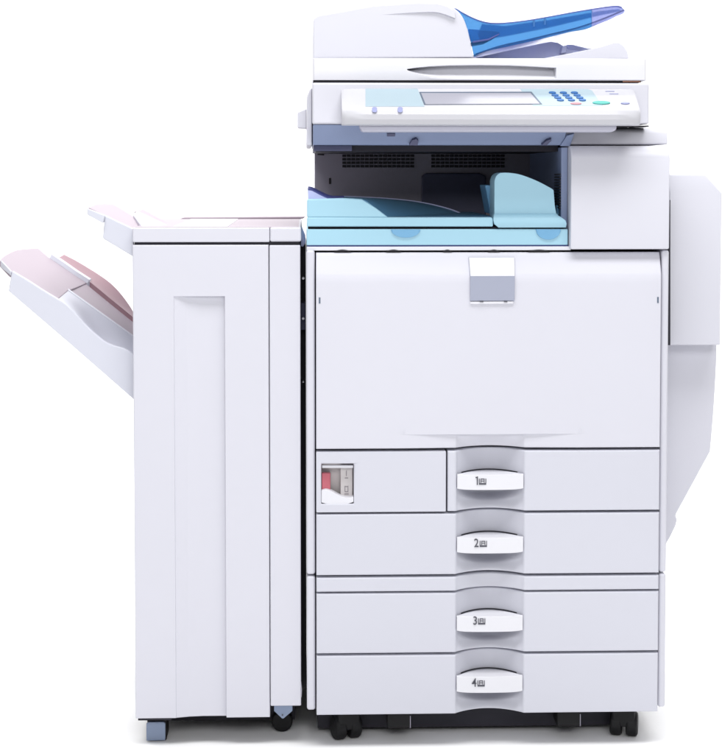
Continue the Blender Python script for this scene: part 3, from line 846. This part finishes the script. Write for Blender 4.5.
MB().grid([[p+Vector((0,0.0,0.0012)) for p in bk_r], [V(x,y-2.4,r0.y+0.014) for x,y in rg]], off=(0,0,-0.02)).build('paper_ridge', 'tray', lt, angle=40)
c1 = PL(87, 283.4)
ch_a = [p+Vector((0,0.010,-0.003)) for p in bk_r]
ch_b = [V(x,y,c1.y) for x,y in resample(spline([(86,284.0),(100,295.5),(116,308.5),(134,323)],6), n)]
MB().grid([[a_.lerp(b_,t) for a_,b_ in zip(ch_a,ch_b)] for t in (0,0.35,0.7,1)], off=(0,0,-0.010)).build('paper_channel', 'pink', lt)
s0 = PL(49.5, 258.2); s1 = PL(87.0, 283.2)
stp = resample([(49.5,258.0),(60,265.0),(74,274.8),(87.4,283.4)], n)
lower_l = [PL(x,y) for x,y in stp]
upper_l = [V(x+1.8,y-3.6,p.y+0.002) for (x,y),p in zip(stp,lower_l)]
MB().grid([lower_l, upper_l, [p+Vector((0,0.03,0.0)) for p in upper_l]], off=(0,0.004,-0.014)).build('rear_step', 'tray', lt)
rb0 = resample(spline([(51.8,256.0),(66,265.6),(88,280.6),(110,298.5),(134,318)],6), n)
rb1 = resample(spline([(64.0,254.6),(76,260.8),(87.5,267.6),(99,274.8),(109,282.0),(117,289.6),(124,298.0),(131,308.0),(134,314)],6), n)
Ya, Yb_ = s0.y+0.006, YT1
a_l = [V(x,y,lerp(s0.y,c1.y,min(1,i/(n*0.45)))+0.008) for i,(x,y) in enumerate(rb0)]
b_l = [V(x,y,YT1) for x,y in rb1]
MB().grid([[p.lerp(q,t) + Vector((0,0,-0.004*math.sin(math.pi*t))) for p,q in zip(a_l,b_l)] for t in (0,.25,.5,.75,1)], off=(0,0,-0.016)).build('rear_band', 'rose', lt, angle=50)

# upper tray (its root runs into the top cover)
YU0 = 0.035
ut = MB().prism([(104.6,215.2),(118,221.6),(133.5,229.0)][::-1] + [(102.6,238.4),(133.5,257.0)], YU0, YU0+0.012).build('upper_tray', 'tray', fin, bevel=0.002, seg=3)
bd = [V(104.6,215.0,YU0+0.012), V(133.0,228.6,YU0+0.012), V(143,228.4,YU0+0.10), V(146,226.0,YU0+0.16), V(131,214.6,YU0+0.26), V(113.5,203.9,YU0+0.36), V(103.5,203.4,YU0+0.26), V(94.5,204.4,YU0+0.14), V(88.2,207.0,YU0-0.004)]
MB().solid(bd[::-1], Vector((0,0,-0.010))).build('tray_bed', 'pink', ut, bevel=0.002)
MB().solid([V(87.0,208.2,YU0-0.008), V(87.0,214.6,YU0-0.008), V(103.0,223.2,YU0-0.008), V(104.8,215.6,YU0-0.008)], Vector((0,0.014,0))).build('tongue_lip', 'tray', ut, bevel=0.0015)
ch = [V(133.0,214.6,YU0+0.24), V(137,210.4,YU0+0.28), V(172,227.0,YU0+0.10), V(143,228.0,YU0+0.02)]
MB().solid(ch[::-1], Vector((0,0,-0.014))).build('paper_channel', 'tray', ut, bevel=0.002)
rr = [V(134.6,211.0,YU0+0.27), V(143.6,209.0,YU0+0.36), V(173,225.6,YU0+0.22), V(166,226.6,YU0+0.14)]
MB().solid(rr[::-1], Vector((0,0,-0.012))).build('rear_band', 'pink', ut, bevel=0.0015)

# ---- finisher feet
Yf = 0.05
g = MB().prism([(146.2,740.8),(165.2,740.4),(165.2,723.6),(163.6,721.9),(148.0,722.1),(146.2,723.8)], Yf, Yf+0.006).build('caster_cover', 'foot', fin, bevel=0.0012)
MB().box(X(147,730,Yf+0.007), X(166.5,730,Yf+0.007), Yf+0.007, Yf+0.06, GZ, Z(150,719.5,Yf)).build('caster_block', 'rubber', g, bevel=0.003)
MB().box(nx0+0.004, X(171,719,YFn), YFn+0.006, YFn+0.25, zf0-0.005, zf0-0.0005).build('base_strip', 'dark', fin)
bw = MB().solid([V(274.0,711.0,0.028), V(282.0,718.6,0.028), V(283.4,718.6,0.028), V(292.4,711.0,0.028), V(292.4,704,0.028), V(274.0,704,0.028)], Vector((0,0.004,0))).build('wheel_bracket', 'foot', fin, bevel=0.0008)
MB().cyl(V(282.4,715.2,0.0265), (0,1,0), 0.0015, 0.003, 12).build('bracket_screw', 'ink', bw)
MB().cyl(Vector((X(282,720,0.10), 0.095, GZ+0.0195)), (0,1,0), 0.0195, 0.02).build('caster_wheel', 'rubber', fin, bevel=0.004)
MB().box(X(146,730,0.5), X(170,730,0.5), 0.46, 0.52, GZ, zf0).build('caster_block', 'rubber', fin, bevel=0.003)
MB().cyl(Vector((X(276,720,0.5), 0.5, GZ+0.0195)), (0,1,0), 0.0195, 0.02).build('caster_wheel', 'rubber', fin, bevel=0.004)

# ------------------------------------------------------------------ light
w = bpy.data.worlds.new('World'); scene.world = w; w.use_nodes = True
bg = w.node_tree.nodes['Background']
bg.inputs[0].default_value = (1.0, 1.0, 1.0, 1); bg.inputs[1].default_value = 0.33
def area(name, loc, target, size, power, color=(1,1,1)):
    l = bpy.data.lights.new(name, 'AREA'); l.shape = 'RECTANGLE'; l.size, l.size_y = size
    l.energy = power; l.color = color
    o = bpy.data.objects.new(name, l); col.objects.link(o); o.location = loc
    o.rotation_euler = (Vector(target)-Vector(loc)).to_track_quat('-Z', 'Y').to_euler()
    return o
area('softbox_top', (0.0, -1.20, GZ+3.7), (0.0, -0.75, GZ), (3.4, 1.1), 128)
area('softbox_front', (0.2, -4.0, GZ+2.35), (0.0, 0.0, GZ+0.9), (2.4, 0.9), 58)
area('backdrop_light', (0.0, 1.3, GZ+4.2), (0.0, 3.3, GZ+0.7), (7.0, 0.8), 260)

# ------------------------------------------------------------------ render
scene.view_settings.view_transform = 'Standard'
scene.view_settings.look = 'None'
scene.view_settings.exposure = 0.0
scene.view_settings.gamma = 1.0
scene.cycles.max_bounces = 10
scene.cycles.use_denoising = True
